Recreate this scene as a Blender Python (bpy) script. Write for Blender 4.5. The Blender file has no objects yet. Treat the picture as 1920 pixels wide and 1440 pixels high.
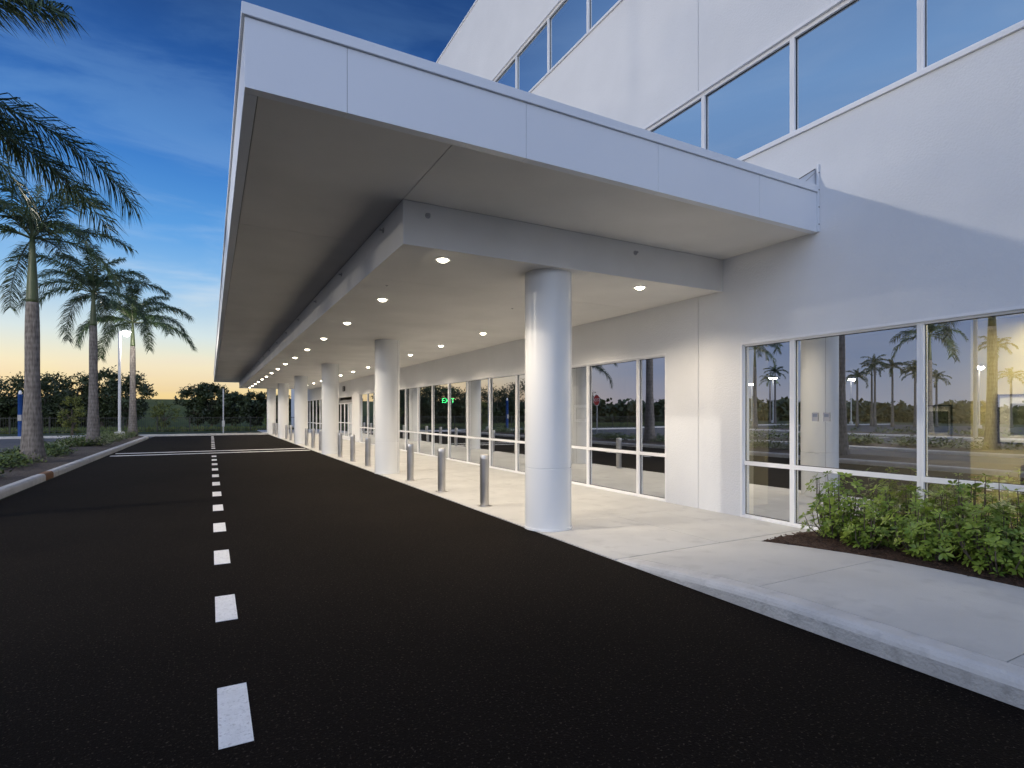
import bpy, math, random
from mathutils import Vector, Matrix
R = math.radians
scene = bpy.context.scene
col = scene.collection
scene.view_settings.view_transform = 'Standard'
scene.view_settings.look = 'None'
scene.view_settings.exposure = 0

# ------------------------------------------------------------------ materials
def new_mat(name):
    m = bpy.data.materials.new(name); m.use_nodes = True
    nt = m.node_tree
    return m, nt, nt.nodes["Principled BSDF"]

def noise_mat(name, c1, c2, scale=5, rough=0.7, bump=0.0, bscale=60, metal=0.0, detail=6, spec=0.5,
              c3=None, scale2=None, bdist=0.02, trans=0.0, th=(.55,.72)):
    m, nt, b = new_mat(name)
    N, L = nt.nodes, nt.links
    tc = N.new("ShaderNodeTexCoord")
    n = N.new("ShaderNodeTexNoise"); n.inputs["Scale"].default_value = scale; n.inputs["Detail"].default_value = detail
    L.new(tc.outputs["Object"], n.inputs["Vector"])
    cr = N.new("ShaderNodeValToRGB")
    cr.color_ramp.elements[0].position = 0.3; cr.color_ramp.elements[0].color = (*c1, 1)
    cr.color_ramp.elements[1].position = 0.7; cr.color_ramp.elements[1].color = (*c2, 1)
    L.new(n.outputs["Fac"], cr.inputs["Fac"])
    out = cr.outputs["Color"]
    if c3:
        n2 = N.new("ShaderNodeTexNoise"); n2.inputs["Scale"].default_value = scale2; n2.inputs["Detail"].default_value = 3
        L.new(tc.outputs["Object"], n2.inputs["Vector"])
        cr2 = N.new("ShaderNodeValToRGB")
        cr2.color_ramp.elements[0].position = th[0]; cr2.color_ramp.elements[0].color = (0, 0, 0, 1)
        cr2.color_ramp.elements[1].position = th[1]; cr2.color_ramp.elements[1].color = (1, 1, 1, 1)
        L.new(n2.outputs["Fac"], cr2.inputs["Fac"])
        mx = N.new("ShaderNodeMix"); mx.data_type = 'RGBA'
        L.new(cr2.outputs["Color"], mx.inputs[0]); L.new(out, mx.inputs[6]); mx.inputs[7].default_value = (*c3, 1)
        out = mx.outputs[2]
    L.new(out, b.inputs["Base Color"])
    b.inputs["Roughness"].default_value = rough
    b.inputs["Metallic"].default_value = metal
    b.inputs["Specular IOR Level"].default_value = spec
    if bump > 0:
        nb = N.new("ShaderNodeTexNoise"); nb.inputs["Scale"].default_value = bscale; nb.inputs["Detail"].default_value = 4
        L.new(tc.outputs["Object"], nb.inputs["Vector"])
        bp = N.new("ShaderNodeBump"); bp.inputs["Strength"].default_value = bump; bp.inputs["Distance"].default_value = bdist
        L.new(nb.outputs["Fac"], bp.inputs["Height"]); L.new(bp.outputs["Normal"], b.inputs["Normal"])
    if trans > 0:
        o = N["Material Output"]
        t = N.new("ShaderNodeBsdfTranslucent"); L.new(out, t.inputs["Color"])
        ms = N.new("ShaderNodeMixShader"); ms.inputs[0].default_value = trans
        L.new(b.outputs[0], ms.inputs[1]); L.new(t.outputs[0], ms.inputs[2]); L.new(ms.outputs[0], o.inputs[0])
    return m

def emis_mat(name, c, s):
    m, nt, b = new_mat(name)
    b.inputs["Base Color"].default_value = (*c, 1)
    b.inputs["Emission Color"].default_value = (*c, 1)
    b.inputs["Emission Strength"].default_value = s
    return m

def glass_mat(name, base_fac, gloss, trans):
    m, nt, b = new_mat(name)
    N, L = nt.nodes, nt.links
    N.remove(b)
    g = N.new("ShaderNodeBsdfGlossy"); g.inputs["Roughness"].default_value = 0.003; g.inputs["Color"].default_value = (*gloss, 1)
    t = N.new("ShaderNodeBsdfTransparent"); t.inputs["Color"].default_value = (*trans, 1)
    lw = N.new("ShaderNodeFresnel"); lw.inputs["IOR"].default_value = 1.5
    a = N.new("ShaderNodeMath"); a.operation = 'ADD'; a.inputs[1].default_value = base_fac; a.use_clamp = True
    L.new(lw.outputs[0], a.inputs[0])
    ms = N.new("ShaderNodeMixShader")
    L.new(a.outputs[0], ms.inputs[0]); L.new(t.outputs[0], ms.inputs[1]); L.new(g.outputs[0], ms.inputs[2])
    L.new(ms.outputs[0], N["Material Output"].inputs[0])
    return m

M = {}
M['stucco'] = noise_mat("stucco", (.70, .71, .73), (.75, .76, .78), .9, .88, .5, 42, bdist=.015)
M['soffit'] = noise_mat("soffit", (.60, .595, .58), (.70, .69, .675), .9, .8, .10, 90)
M['panel'] = noise_mat("metal_panel", (.66, .70, .77), (.71, .745, .80), .5, .40, 0.02, 2)
M['colpaint'] = noise_mat("column_paint", (.74, .755, .77), (.79, .80, .81), .8, .25, 0.02, 3)
M['frame'] = noise_mat("white_frame", (.76, .77, .79), (.82, .82, .84), 2, .4)
M['joint'] = noise_mat("dark_joint", (.04, .04, .04), (.06, .06, .06), 5, .9)
M['seam'] = noise_mat("seam_grey", (.20, .21, .23), (.24, .25, .27), 5, .9)
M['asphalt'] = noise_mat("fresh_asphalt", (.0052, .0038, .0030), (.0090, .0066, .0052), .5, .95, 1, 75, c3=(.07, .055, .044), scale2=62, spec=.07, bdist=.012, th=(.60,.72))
M['asphalt_old'] = noise_mat("old_asphalt", (.08, .08, .088), (.12, .12, .13), 1.2, .9, .4, 90, spec=.2)
M['paint'] = noise_mat("road_paint", (.76, .76, .76), (.86, .86, .86), 14, .7, .5, 130, c3=(.58, .58, .58), scale2=55, bdist=.01)
M['concrete'] = noise_mat("concrete", (.46, .46, .455), (.54, .54, .53), 1.1, .85, .35, 80, c3=(.44, .44, .435), scale2=3.5)
M['kerb'] = noise_mat("kerb_concrete", (.46, .46, .46), (.56, .56, .56), 3, .85, .4, 60, c3=(.42, .42, .42), scale2=7)
M['kerbface_shaded'] = noise_mat("kerb_face_shaded", (.36, .36, .36), (.46, .46, .455), 4, .9, .7, 50, c3=(.31, .31, .305), scale2=9)  # kerb concrete with the upright face's shade put into the colour
M['stain'] = noise_mat("rusty_concrete", (.16, .07, .03), (.25, .13, .06), 3, .85, .4, 60)
M['grass'] = noise_mat("grass", (.022, .035, .010), (.055, .070, .022), .8, .95, .8, 20, c3=(.09, .085, .03), scale2=.15, bdist=.1)
M['berm'] = noise_mat("berm_grass", (.06, .078, .02), (.11, .125, .036), .35, .95, .8, 5, c3=(.15, .14, .045), scale2=.1, bdist=.2)
M['mulch'] = noise_mat("mulch", (.020, .010, .006), (.10, .052, .032), 45, .95, 1, 70, bdist=.04)
M['gravel'] = noise_mat("gravel_mulch", (.055, .043, .037), (.16, .135, .12), 40, .95, 1, 60, bdist=.04)
M['steel'] = noise_mat("brushed_steel", (.50, .48, .46), (.60, .58, .56), 4, .30, .05, 120, metal=1)
M['darkmetal'] = noise_mat("dark_metal", (.02, .02, .02), (.035, .035, .035), 4, .5)
M['greymetal'] = noise_mat("grey_metal", (.30, .30, .31), (.38, .38, .39), 4, .45, metal=.4)
M['palepole'] = noise_mat("pale_pole", (.55, .55, .56), (.65, .65, .66), 4, .5)
M['leaf'] = noise_mat("tree_leaf", (.010, .018, .006), (.055, .075, .020), .6, .6)
M['leaf_y'] = noise_mat("young_leaf", (.07, .09, .015), (.16, .17, .03), 2, .6)
M['palmleaf'] = noise_mat("palm_leaf", (.013, .032, .014), (.060, .098, .038), 1.5, .42, trans=.14)
M['shrubleaf'] = noise_mat("shrub_leaf", (.060, .13, .018), (.32, .42, .07), 7, .36, trans=.3)
M['shrubdark'] = noise_mat("groundcover_leaf", (.03, .06, .015), (.13, .17, .035), 3, .5)
M['bark'] = noise_mat("bark", (.06, .045, .035), (.12, .10, .08), 6, .9, .6, 25)
M['crownshaft'] = noise_mat("crownshaft", (.030, .050, .022), (.065, .085, .036), 2, .5)
M['interior'] = noise_mat("interior_paint", (.26, .245, .21), (.30, .28, .24), 1, .8)
M['yellow'] = noise_mat("yellow_paint", (.72, .63, .34), (.76, .67, .37), 1, .8)
M['intfloor'] = noise_mat("interior_floor", (.10, .095, .085), (.14, .13, .115), 2, .4)
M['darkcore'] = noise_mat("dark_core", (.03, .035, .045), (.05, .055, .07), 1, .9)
M['blue'] = noise_mat("blue_paint", (.008, .045, .19), (.01, .06, .24), 3, .4)
M['red'] = noise_mat("sign_red", (.45, .012, .015), (.52, .02, .02), 3, .4)
M['white'] = noise_mat("sign_white", (.78, .78, .78), (.82, .82, .82), 3, .5)
M['notice'] = noise_mat("notice_paper", (.34, .34, .35), (.38, .38, .39), 3, .8)
M['noticeink'] = noise_mat("notice_ink", (.20, .22, .27), (.22, .24, .29), 3, .8)
M['black'] = noise_mat("picture_dark", (.015, .025, .015), (.16, .18, .14), 6, .5)
M['blackframe'] = noise_mat("black_frame", (.01, .01, .01), (.02, .02, .02), 6, .4)
M['brown'] = noise_mat("brown_fabric", (.08, .05, .035), (.11, .07, .05), 6, .8)
M['lens'] = emis_mat("lamp_lens", (1, .88, .66), 22)
M['lampwhite'] = emis_mat("street_lamp_lens", (1, .94, .84), 110)
M['exit'] = emis_mat("exit_green", (.05, .9, .25), 11)
M['glass'] = glass_mat("window_glass", .60, (.90, .94, 1.0), (.66, .66, .60))
M['glass_up'] = glass_mat("upper_window_glass", .74, (.88, .95, 1.0), (.3, .34, .38))

def trunk_mat():
    m, nt, b = new_mat("palm_trunk"); N, L = nt.nodes, nt.links
    tc = N.new("ShaderNodeTexCoord")
    w = N.new("ShaderNodeTexWave"); w.wave_type = 'BANDS'; w.bands_direction = 'Z'
    w.inputs["Scale"].default_value = 2.0; w.inputs["Distortion"].default_value = 3.2; w.inputs["Detail"].default_value = 4
    L.new(tc.outputs["Object"], w.inputs["Vector"])
    mp = N.new("ShaderNodeMapping"); mp.inputs["Scale"].default_value = (9, 9, 1.6)
    L.new(tc.outputs["Object"], mp.inputs[0])
    n = N.new("ShaderNodeTexNoise"); n.inputs["Scale"].default_value = 3; n.inputs["Detail"].default_value = 6
    L.new(mp.outputs[0], n.inputs["Vector"])
    mm = N.new("ShaderNodeMath"); mm.operation = 'MULTIPLY_ADD'; mm.inputs[1].default_value = .08
    L.new(w.outputs["Fac"], mm.inputs[0])
    sc = N.new("ShaderNodeMath"); sc.operation = 'MULTIPLY'; sc.inputs[1].default_value = .92
    L.new(n.outputs["Fac"], sc.inputs[0]); L.new(sc.outputs[0], mm.inputs[2])
    cr = N.new("ShaderNodeValToRGB")
    cr.color_ramp.elements[0].position = .28; cr.color_ramp.elements[0].color = (.055, .048, .044, 1)
    cr.color_ramp.elements[1].position = .75; cr.color_ramp.elements[1].color = (.22, .205, .20, 1)
    L.new(mm.outputs[0], cr.inputs[0]); L.new(cr.outputs[0], b.inputs["Base Color"])
    b.inputs["Roughness"].default_value = .9
    bp = N.new("ShaderNodeBump"); bp.inputs["Strength"].default_value = .4; bp.inputs["Distance"].default_value = .02
    L.new(mm.outputs[0], bp.inputs["Height"]); L.new(bp.outputs[0], b.inputs["Normal"])
    return m
M['trunk'] = trunk_mat()

# ------------------------------------------------------------------ mesh builder
class MB:
    def __init__(s): s.v = []; s.f = []; s.m = []; s.mats = []
    def mi(s, mat):
        if mat not in s.mats: s.mats.append(mat)
        return s.mats.index(mat)
    def face(s, pts, mat):
        i = len(s.v); s.v += [tuple(p) for p in pts]; s.f.append(tuple(range(i, i+len(pts)))); s.m.append(s.mi(mat))
    def box(s, x0, x1, y0, y1, z0, z1, mat):
        i = len(s.v)
        s.v += [(x0,y0,z0),(x1,y0,z0),(x1,y1,z0),(x0,y1,z0),(x0,y0,z1),(x1,y0,z1),(x1,y1,z1),(x0,y1,z1)]
        for f in [(0,3,2,1),(4,5,6,7),(0,1,5,4),(1,2,6,5),(2,3,7,6),(3,0,4,7)]:
            s.f.append(tuple(i+k for k in f)); s.m.append(s.mi(mat))
    def lathe(s, cx, cy, prof, mat, n=32, cap=True):
        i = len(s.v)
        for (r, z) in prof:
            for k in range(n):
                a = 2*math.pi*k/n
                s.v.append((cx+r*math.cos(a), cy+r*math.sin(a), z))
        mi = s.mi(mat)
        for j in range(len(prof)-1):
            for k in range(n):
                k2 = (k+1) % n
                s.f.append((i+j*n+k, i+j*n+k2, i+(j+1)*n+k2, i+(j+1)*n+k)); s.m.append(mi)
        if cap:
            s.f.append(tuple(i+k for k in reversed(range(n)))); s.m.append(mi)
            s.f.append(tuple(i+(len(prof)-1)*n+k for k in range(n))); s.m.append(mi)
    def tube(s, pts, radii, mat, n=8):
        i = len(s.v); mi = s.mi(mat)
        for j, p in enumerate(pts):
            p = Vector(p)
            if j < len(pts)-1: d = Vector(pts[j+1])-p
            else: d = p-Vector(pts[j-1])
            d.normalize()
            a = Vector((1,0,0)) if abs(d.x) < .8 else Vector((0,1,0))
            u = d.cross(a).normalized(); w = d.cross(u)
            for k in range(n):
                t = 2*math.pi*k/n
                s.v.append(tuple(p+(u*math.cos(t)+w*math.sin(t))*radii[j]))
        for j in range(len(pts)-1):
            for k in range(n):
                k2 = (k+1) % n
                s.f.append((i+j*n+k, i+j*n+k2, i+(j+1)*n+k2, i+(j+1)*n+k)); s.m.append(mi)
        s.f.append(tuple(i+(len(pts)-1)*n+k for k in range(n))); s.m.append(mi)
    def obj(s, name, parent=None, loc=(0,0,0), smooth=False, bevel=0, smooth_angle=None):
        me = bpy.data.meshes.new(name); me.from_pydata(s.v, [], s.f); 
        for m in s.mats: me.materials.append(m)
        me.polygons.foreach_set("material_index", s.m)
        if smooth: me.polygons.foreach_set("use_smooth", [True]*len(s.f))
        me.update()
        o = bpy.data.objects.new(name, me); o.location = loc; col.objects.link(o)
        if parent: o.parent = parent
        if bevel:
            b = o.modifiers.new("bevel", 'BEVEL'); b.width = bevel; b.segments = 2; b.limit_method = 'ANGLE'
        if smooth_angle:
            try:
                me.set_sharp_from_angle(angle=smooth_angle)
            except Exception: pass
        return o

def empty(name, loc, label=None, category=None, group=None):
    e = bpy.data.objects.new(name, None); e.location = loc; e.empty_display_size = .3; col.objects.link(e)
    tag(e, label, category, group); return e
def tag(o, label=None, category=None, group=None, kind=None):
    if label: o["label"] = label
    if category: o["category"] = category
    if group: o["group"] = group
    if kind: o["kind"] = kind
    return o
def keep(child, parent):
    child.parent = parent
    child.matrix_parent_inverse = Matrix.Translation(-Vector(parent.location))
    return child

# ------------------------------------------------------------------ ground
WX = 7.16
g = MB()
g.face([(-700,-700,-.03),(700,-700,-.03),(700,900,-.03),(-700,900,-.03)], M['grass'])
tag(g.obj("ground"), kind="structure", label="dark grass lawn around the hospital drive")
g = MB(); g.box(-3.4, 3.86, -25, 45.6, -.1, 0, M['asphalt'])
road = tag(g.obj("road"), kind="structure", label="fresh black asphalt drive lane beside the canopy")
g = MB()
g.box(-75, -5.95, -60, 45.6, -.1, -.004, M['asphalt_old'])
g.box(-5.95, -3.4, 42.5, 45.6, -.1, -.004, M['asphalt_old'])
tag(g.obj("parking_lot"), kind="structure", label="grey asphalt car park beyond the planted island")

g = MB()
random.seed(3)
for k in range(-1, 23):
    y = 2.98+1.827*k
    if 25.0 < y+.6 and y < 27.4: continue
    g.box(.033, .186, y, y+.66, .001, .005, M['paint'])
tag(g.obj("lane_marking"), kind="structure", label="dashed white centre line painted on black asphalt")
g = MB()
g.box(-3.3, 3.8, 25.2, 25.5, .001, .005, M['paint'])
g.box(-3.3, 3.8, 26.6, 26.9, .001, .005, M['paint'])
for k in range(5):
    g.box(-10.5, -6.1, 24.2+k*.95, 24.65+k*.95, .001, .005, M['paint'])
tag(g.obj("crosswalk_marking"), kind="structure", label="white crosswalk lines painted across the drive")
g = MB()
for i in range(14):
    g.box(-26, -20.5, -10+i*2.8, -9.9+i*2.8, .001, .005, M['paint'])
for i in range(14):
    g.box(-38, -33, -10+i*2.8, -9.9+i*2.8, .001, .005, M['paint'])
tag(g.obj("parking_stall_marking"), kind="structure", label="white parking stall lines on grey asphalt")

# sidewalk -------------------------------------------------------------------
HK = .16
def sz(y):
    if y >= 4.76: return .012
    if y <= 2.6: return HK
    t = (4.76-y)/2.16; return .012+(HK-.012)*(1-(1-t)**1.6)
def slab(mb, x0, x1, y0, y1, mat, n=1, dz=0, gap=.004, g1=None):
    x0 += gap; x1 -= gap; y0 += gap; y1 -= (gap if g1 is None else g1)
    for i in range(n):
        a = y0+(y1-y0)*i/n; b = y0+(y1-y0)*(i+1)/n
        za, zb = sz(a)+dz, sz(b)+dz
        mb.face([(x0,a,za),(x1,a,za),(x1,b,zb),(x0,b,zb)], mat)
        mb.face([(x0,a,-.2),(x0,a,za),(x0,b,zb),(x0,b,-.2)], mat)
        mb.face([(x1,a,-.2),(x1,b,-.2),(x1,b,zb),(x1,a,za)], mat)
        if i == 0: mb.face([(x0,a,-.2),(x1,a,-.2),(x1,a,za),(x0,a,za)], mat)
        if i == n-1: mb.face([(x0,b,-.2),(x0,b,zb),(x1,b,zb),(x1,b,-.2)], mat)
g = MB()
ys = [4.76+i*2.01 for i in range(28)]
for a, b in zip(ys[:-1], ys[1:]):
    slab(g, 3.86, 5.5, a, b, M['concrete'], gap=.0035)
    slab(g, 5.5, WX+.02, a, b, M['concrete'], gap=.0035)
slab(g, 4.05, 5.9, 3.1, 4.755, M['concrete'], n=10, gap=.004, g1=.012)
slab(g, 5.904, WX-.005, 4.5, 4.755, M['concrete'], n=3, gap=.0, g1=.012)
for a, b, nn_ in [(1.45,3.1,8),(-.2,1.45,1),(-1.85,-.2,1),(-3.5,-1.85,1),(-5.15,-3.5,1),(-10,-5.15,1)]:
    slab(g, 4.05, 5.9, a, b, M['concrete'], n=nn_)
g.box(3.88, 7.1, 4.79, 59, -.15, .004, M['seam'])
tag(g.obj("sidewalk"), kind="structure", label="pale concrete slab walkway along the building")
g = MB()
segs = [(1.2,4.76),(-2.3,1.2),(-6,-2.3),(-12,-6)]
for a, b in segs:
    n = 14
    y0, y1 = a+.004, b-.004
    for i in range(n):
        p = y0+(y1-y0)*i/n; q = y0+(y1-y0)*(i+1)/n
        def prof(y):
            h = sz(y)
            return [(3.850,-.1),(3.866,max(h-.06,.002)),(3.873,max(h-.036,.003)),(3.888,max(h-.014,.005)),(3.915,h-.002),(4.046,h),(4.046,-.1)]
        A, B = prof(p), prof(q)
        for j in range(6):
            g.face([(A[j][0],p,A[j][1]),(A[j+1][0],p,A[j+1][1]),(B[j+1][0],q,B[j+1][1]),(B[j][0],q,B[j][1])], M['kerbface_shaded'] if j == 0 else M['kerb'])
        if i == 0: g.face([(x,p,z) for x,z in A], M['kerb'])
        if i == n-1: g.face([(x,q,z) for x,z in B][::-1], M['kerb'])
o = g.obj("kerb"); tag(o, kind="structure", label="rounded concrete kerb edging the walkway")
# mulch bed
g = MB(); random.seed(5)
nx, ny = 14, 90
grid = {}
for i in range(nx+1):
    for j in range(ny+1):
        x = 5.9+(WX-.0-5.9)*i/nx; y = -6+(4.5+6)*j/ny
        grid[i,j] = (x, y, max(sz(y)-.015,.0)+random.uniform(-.012,.018)+.03*math.sin(math.pi*i/nx))
for i in range(nx):
    for j in range(ny):
        g.face([grid[i,j],grid[i+1,j],grid[i+1,j+1],grid[i,j+1]], M['mulch'])
for k in range(2600):
    x = random.uniform(5.88,7.1); y = random.uniform(.5,4.47); z = sz(y)+.01+.03*math.sin(math.pi*max(0,x-5.9)/1.26)
    a = random.uniform(0,6.28); l = random.uniform(.012,.03); w = random.uniform(.004,.01)
    u = Vector((math.cos(a),math.sin(a),random.uniform(-.4,.4)))*l; v = Vector((-math.sin(a),math.cos(a),random.uniform(-.4,.4)))*w
    c = Vector((x,y,z))
    g.face([c-u-v,c+u-v,c+u+v,c-u+v], M['mulch'])
tag(g.obj("planting_bed"), kind="structure", label="brown mulch planting bed against the white wall")

# islands ---------------------------------------------------------------------
def island(name, x0, x1, y0, y1, label, soil, kw=.16, top=.14, stain=None):
    r = (x1-x0)/2; cx = (x0+x1)/2
    def ring(off):
        rr = r-off; pts = []
        n = 14
        for k in range(n+1):
            a = math.pi*k/n; pts.append((cx+rr*math.cos(a), y1-r+rr*math.sin(a)))
        m = 80
        for k in range(1, m): pts.append((cx-rr, (y1-r)+(y0+r-(y1-r))*k/m))
        for k in range(n+1):
            a = math.pi+math.pi*k/n; pts.append((cx+rr*math.cos(a), y0+r+rr*math.sin(a)))
        for k in range(1, m): pts.append((cx+rr, (y0+r)+((y1-r)-(y0+r))*k/m))
        return pts
    A, B, C, D = ring(0), ring(.012), ring(.04), ring(kw)
    mb = MB(); n = len(A)
    for k in range(n):
        k2 = (k+1) % n
        mt = M['kerb']
        if stain and A[k][0] > cx and stain[0] < A[k][1] < stain[1] and A[k2][0] > cx: mt = M['stain']
        for P, zp, Q, zq in [(A,-.1,A,.08),(A,.08,B,.115),(B,.115,C,top),(C,top,D,top),(D,top,D,0)]:
            mb.face([(*P[k],zp),(*P[k2],zp),(*Q[k2],zq),(*Q[k],zq)], mt)
    tag(mb.obj(name.replace("island","kerb")), kind="structure", label="pale concrete kerb around a planted island")
    sb = MB(); random.seed(11)
    ns, nyy = 8, 120
    for j in range(nyy):
        def row(j):
            y = y0+kw+(y1-y0-2*kw)*j/nyy
            e = 0
            if y > y1-r: e = y-(y1-r)
            if y < y0+r: e = (y0+r)-y
            hw = math.sqrt(max((r-kw)**2-e*e, .0001))
            return [(cx-hw+2*hw*i/ns, y, .105+.10*math.sin(math.pi*i/ns)+.02*math.sin(y*7.1+i*2.3)) for i in range(ns+1)]
        a, b = row(j), row(j+1)
        for i in range(ns): sb.face([a[i],a[i+1],b[i+1],b[i]], soil)
    tag(sb.obj(name), kind="structure", label=label)
island("median_island", -5.9, -3.5, -20, 43.6, "gravelly mulch island planted with palms", M['gravel'], stain=(16.6, 17.8))
island("parking_island", -14.6, -11.2, -8, 25, "planted island in the grey car park", M['gravel'])
island("parking_island_far", -30.5, -28.2, -20, 42, "planted island in the grey car park", M['gravel'])
g = MB()
for i in range(24):
    x0 = -75+i*3.3
    x1 = min(x0+3.29, 3.85)
    if x1 > x0: g.box(x0, x1, 45.6, 45.78, -.1, .14, M['kerb'])
tag(g.obj("far_kerb", bevel=.02), kind="structure", label="concrete kerb at the end of the drive")
g = MB(); g.box(-75, 3.85, 46.9, 48.2, -.1, .03, M['concrete'])
tag(g.obj("far_path"), kind="structure", label="narrow concrete path behind the kerb")
g = MB()
prof = [(86,-.1),(90,.9),(94,2.6),(97,3.55),(100,3.8),(107,3.8),(113,2.3),(122,-.1)]
for i in range(80):
    xa = -260+i*6.5; xb = xa+6.5
    for (ya,za),(yb,zb) in zip(prof[:-1],prof[1:]):
        w = lambda x,y: .10*math.sin(x*.23+y)+.07*math.sin(x*.61)
        g.face([(xa,ya,za+w(xa,ya)*(za>0)),(xb,ya,za+w(xb,ya)*(za>0)),(xb,yb,zb+w(xb,yb)*(zb>0)),(xa,yb,zb+w(xa,yb)*(zb>0))], M['berm'])
tag(g.obj("hill", smooth=True), kind="structure", label="long low grassy berm behind the trees")

# ------------------------------------------------------------------ building
BL = empty("hospital_building", (WX, 20, 0), "white stucco building with ribbon windows beside the canopy", "building")
G = lambda k: 3.368+1.607*k
Y0, Y1 = -12.0, 60.0
w = MB(); T = .30
JY = 6.65
def wallrun(ya, yb, za, zb):
    if ya < JY < yb:
        w.box(WX, WX+T, ya, JY-.005, za, zb, M['stucco']); w.box(WX, WX+T, JY+.005, yb, za, zb, M['stucco'])
        w.box(WX+.012, WX+T-.01, JY-.005, JY+.005, za, zb, M['seam'])
    else: w.box(WX, WX+T, ya, yb, za, zb, M['stucco'])
ops = [(G(-6), 5.81), (7.39, G(17)), (G(18), G(21)), (G(22), G(29))]
prev = Y0
for a, b in ops:
    wallrun(prev, a, -.05, 2.68); prev = b
wallrun(prev, Y1, -.05, 2.68)
wallrun(Y0, Y1, 2.68, 5.46)
UA, UB = G(-8), G(32)
for z0, z1 in [(5.46,6.98),(9.76,11.28)]:
    w.box(WX, WX+T, Y0, UA, z0, z1, M['stucco']); w.box(WX, WX+T, UB, Y1, z0, z1, M['stucco'])
wallrun(Y0, Y1, 6.98, 9.76); wallrun(Y0, Y1, 11.28, 14.2)
w.box(WX+T, 28, Y0, Y0+.3, -.05, 14.2, M['stucco']); w.box(WX+T, 28, Y1-.3, Y1, -.05, 14.2, M['stucco'])
w.box(27.7, 28, Y0+.3, Y1-.3, -.05, 14.2, M['stucco'])
keep(w.obj("wall"), BL)
w = MB(); w.box(WX+T, 27.7, Y0+.3, Y1-.3, 13.4, 13.6, M['greymetal'])
w.box(WX-.025, WX+T+.02, Y0-.02, Y1+.02, 14.202, 14.26, M['frame'])
keep(w.obj("roof"), BL)
w = MB()
for z in (5.46, 9.76):
    w.box(WX-.035, WX+.06, UA, UB, z+.002, z+.05, M['frame'])
    w.box(WX-.012, WX+.06, UA, UB, z+1.47, z+1.517, M['frame'])
keep(w.obj("sill"), BL)
w = MB()
w.box(WX+T, 16, Y0+.3, Y1-.3, -.05, .01, M['intfloor'])
w.box(WX+T+.002, 16, Y0+.3, Y1-.3, 2.95, 3.1, M['interior'])
w.box(15.8, 16, Y0+.3, Y1-.3, .01, 2.95, M['interior'])
w.box(9.9, 15.8, 6.4, 6.55, .01, 2.95, M['interior'])
w.box(WX+T+.002, 8.6, 6.4, 6.55, .01, 2.95, M['interior'])
w.box(9.9, 10.05, 3.97, 6.4, .01, 2.95, M['interior'])  # same wall outside the lit part, its dimness put into the colour
w.box(9.9, 10.05, Y0+.3, 3.97, .01, 2.95, M['yellow'])
w.box(11.5, 11.7, 20, 25.5, .01, 2.95, M['interior'])
w.box(11, 11.4, 13, 13.4, .01, 2.95, M['interior'])
w.box(11, 11.4, 34.5, 34.9, .01, 2.95, M['interior'])
keep(w.obj("interior"), BL)
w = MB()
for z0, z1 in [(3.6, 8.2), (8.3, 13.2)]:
    w.box(8.4, 27, Y0+.5, Y1-.5, z0, z1, M['darkcore'])  # solid dark block, its colour standing in for unlit upper rooms
keep(w.obj("upper_dark_block"), BL)

wr = random.Random(4)
def window(ya, yb, za, zb, rail, gm, parent=BL, name="window"):
    f = MB(); x0, x1 = WX+.035, WX+.12; s = .034; t = .055
    ya += .001; yb -= .001
    f.box(x0, x1, ya, ya+s, za, zb, M['frame']); f.box(x0, x1, yb-s, yb, za, zb, M['frame'])
    f.box(x0+.001, x1, ya+s, yb-s, za, za+t, M['frame']); f.box(x0+.001, x1, ya+s, yb-s, zb-t, zb, M['frame'])
    if rail: f.box(x0+.001, x1, ya+s, yb-s, rail-.03, rail+.03, M['frame'])
    fo = keep(f.obj(name), parent)
    p = MB(); xg = WX+.08
    zs = [(za+t, (rail-.03) if rail else zb-t)] + ([(rail+.03, zb-t)] if rail else [])
    for a, b in zs:
        dy = wr.uniform(-.003,.003); dz = wr.uniform(-.002,.002)
        p.face([(xg+dy,yb-s,a),(xg,ya+s,a),(xg+dz,ya+s,b),(xg+dy+dz,yb-s,b)], gm)
    po = p.obj("glass"); po.parent = fo
    q = MB()
    for a, b in zs:
        e = .008
        q.box(xg-.008, xg-.004, ya+s, ya+s+e, a, b, M['joint']); q.box(xg-.008, xg-.004, yb-s-e, yb-s, a, b, M['joint'])
        q.box(xg-.008, xg-.004, ya+s+e, yb-s-e, a, a+e, M['joint']); q.box(xg-.008, xg-.004, ya+s+e, yb-s-e, b-e, b, M['joint'])
    qo = q.obj("gasket"); qo.parent = fo
    return fo
yy = [G(k) for k in range(-6, 2)] + [5.81]
for a, b in zip(yy[:-1], yy[1:]): window(a, b, .0, 2.68, .84, M['glass'])
yy = [7.39] + [G(k) for k in range(3, 18)]
for a, b in zip(yy[:-1], yy[1:]): window(a, b, .0, 2.68, .84, M['glass'])
for k in range(22, 29): window(G(k), G(k+1), .0, 2.68, .84, M['glass'])
for z0, z1 in [(5.51, 6.93), (9.81, 11.23)]:
    for k in range(-8, 32): window(G(k), G(k+1), z0, z1, None, M['glass_up'])
w = MB()
for a, b in ops:
    w.box(WX-.004, WX+.034, a, a+.03, .01, 2.65, M['frame']); w.box(WX-.004, WX+.034, b-.03, b, .01, 2.65, M['frame'])
    w.box(WX-.004, WX+.034, a, b, 2.65, 2.684, M['frame'])
    w.box(WX-.01, WX+.034, a, b, .013, .04, M['frame'])
keep(w.obj("window_trim"), BL)
DA, DB = G(18), G(21)
e = MB(); xa, xb = WX+.0, WX+.14
e.box(xa-.02, xb, DA+.03, DA+.14, .012, 2.65, M['frame']); e.box(xa-.02, xb, DB-.14, DB-.03, .012, 2.65, M['frame'])
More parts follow.
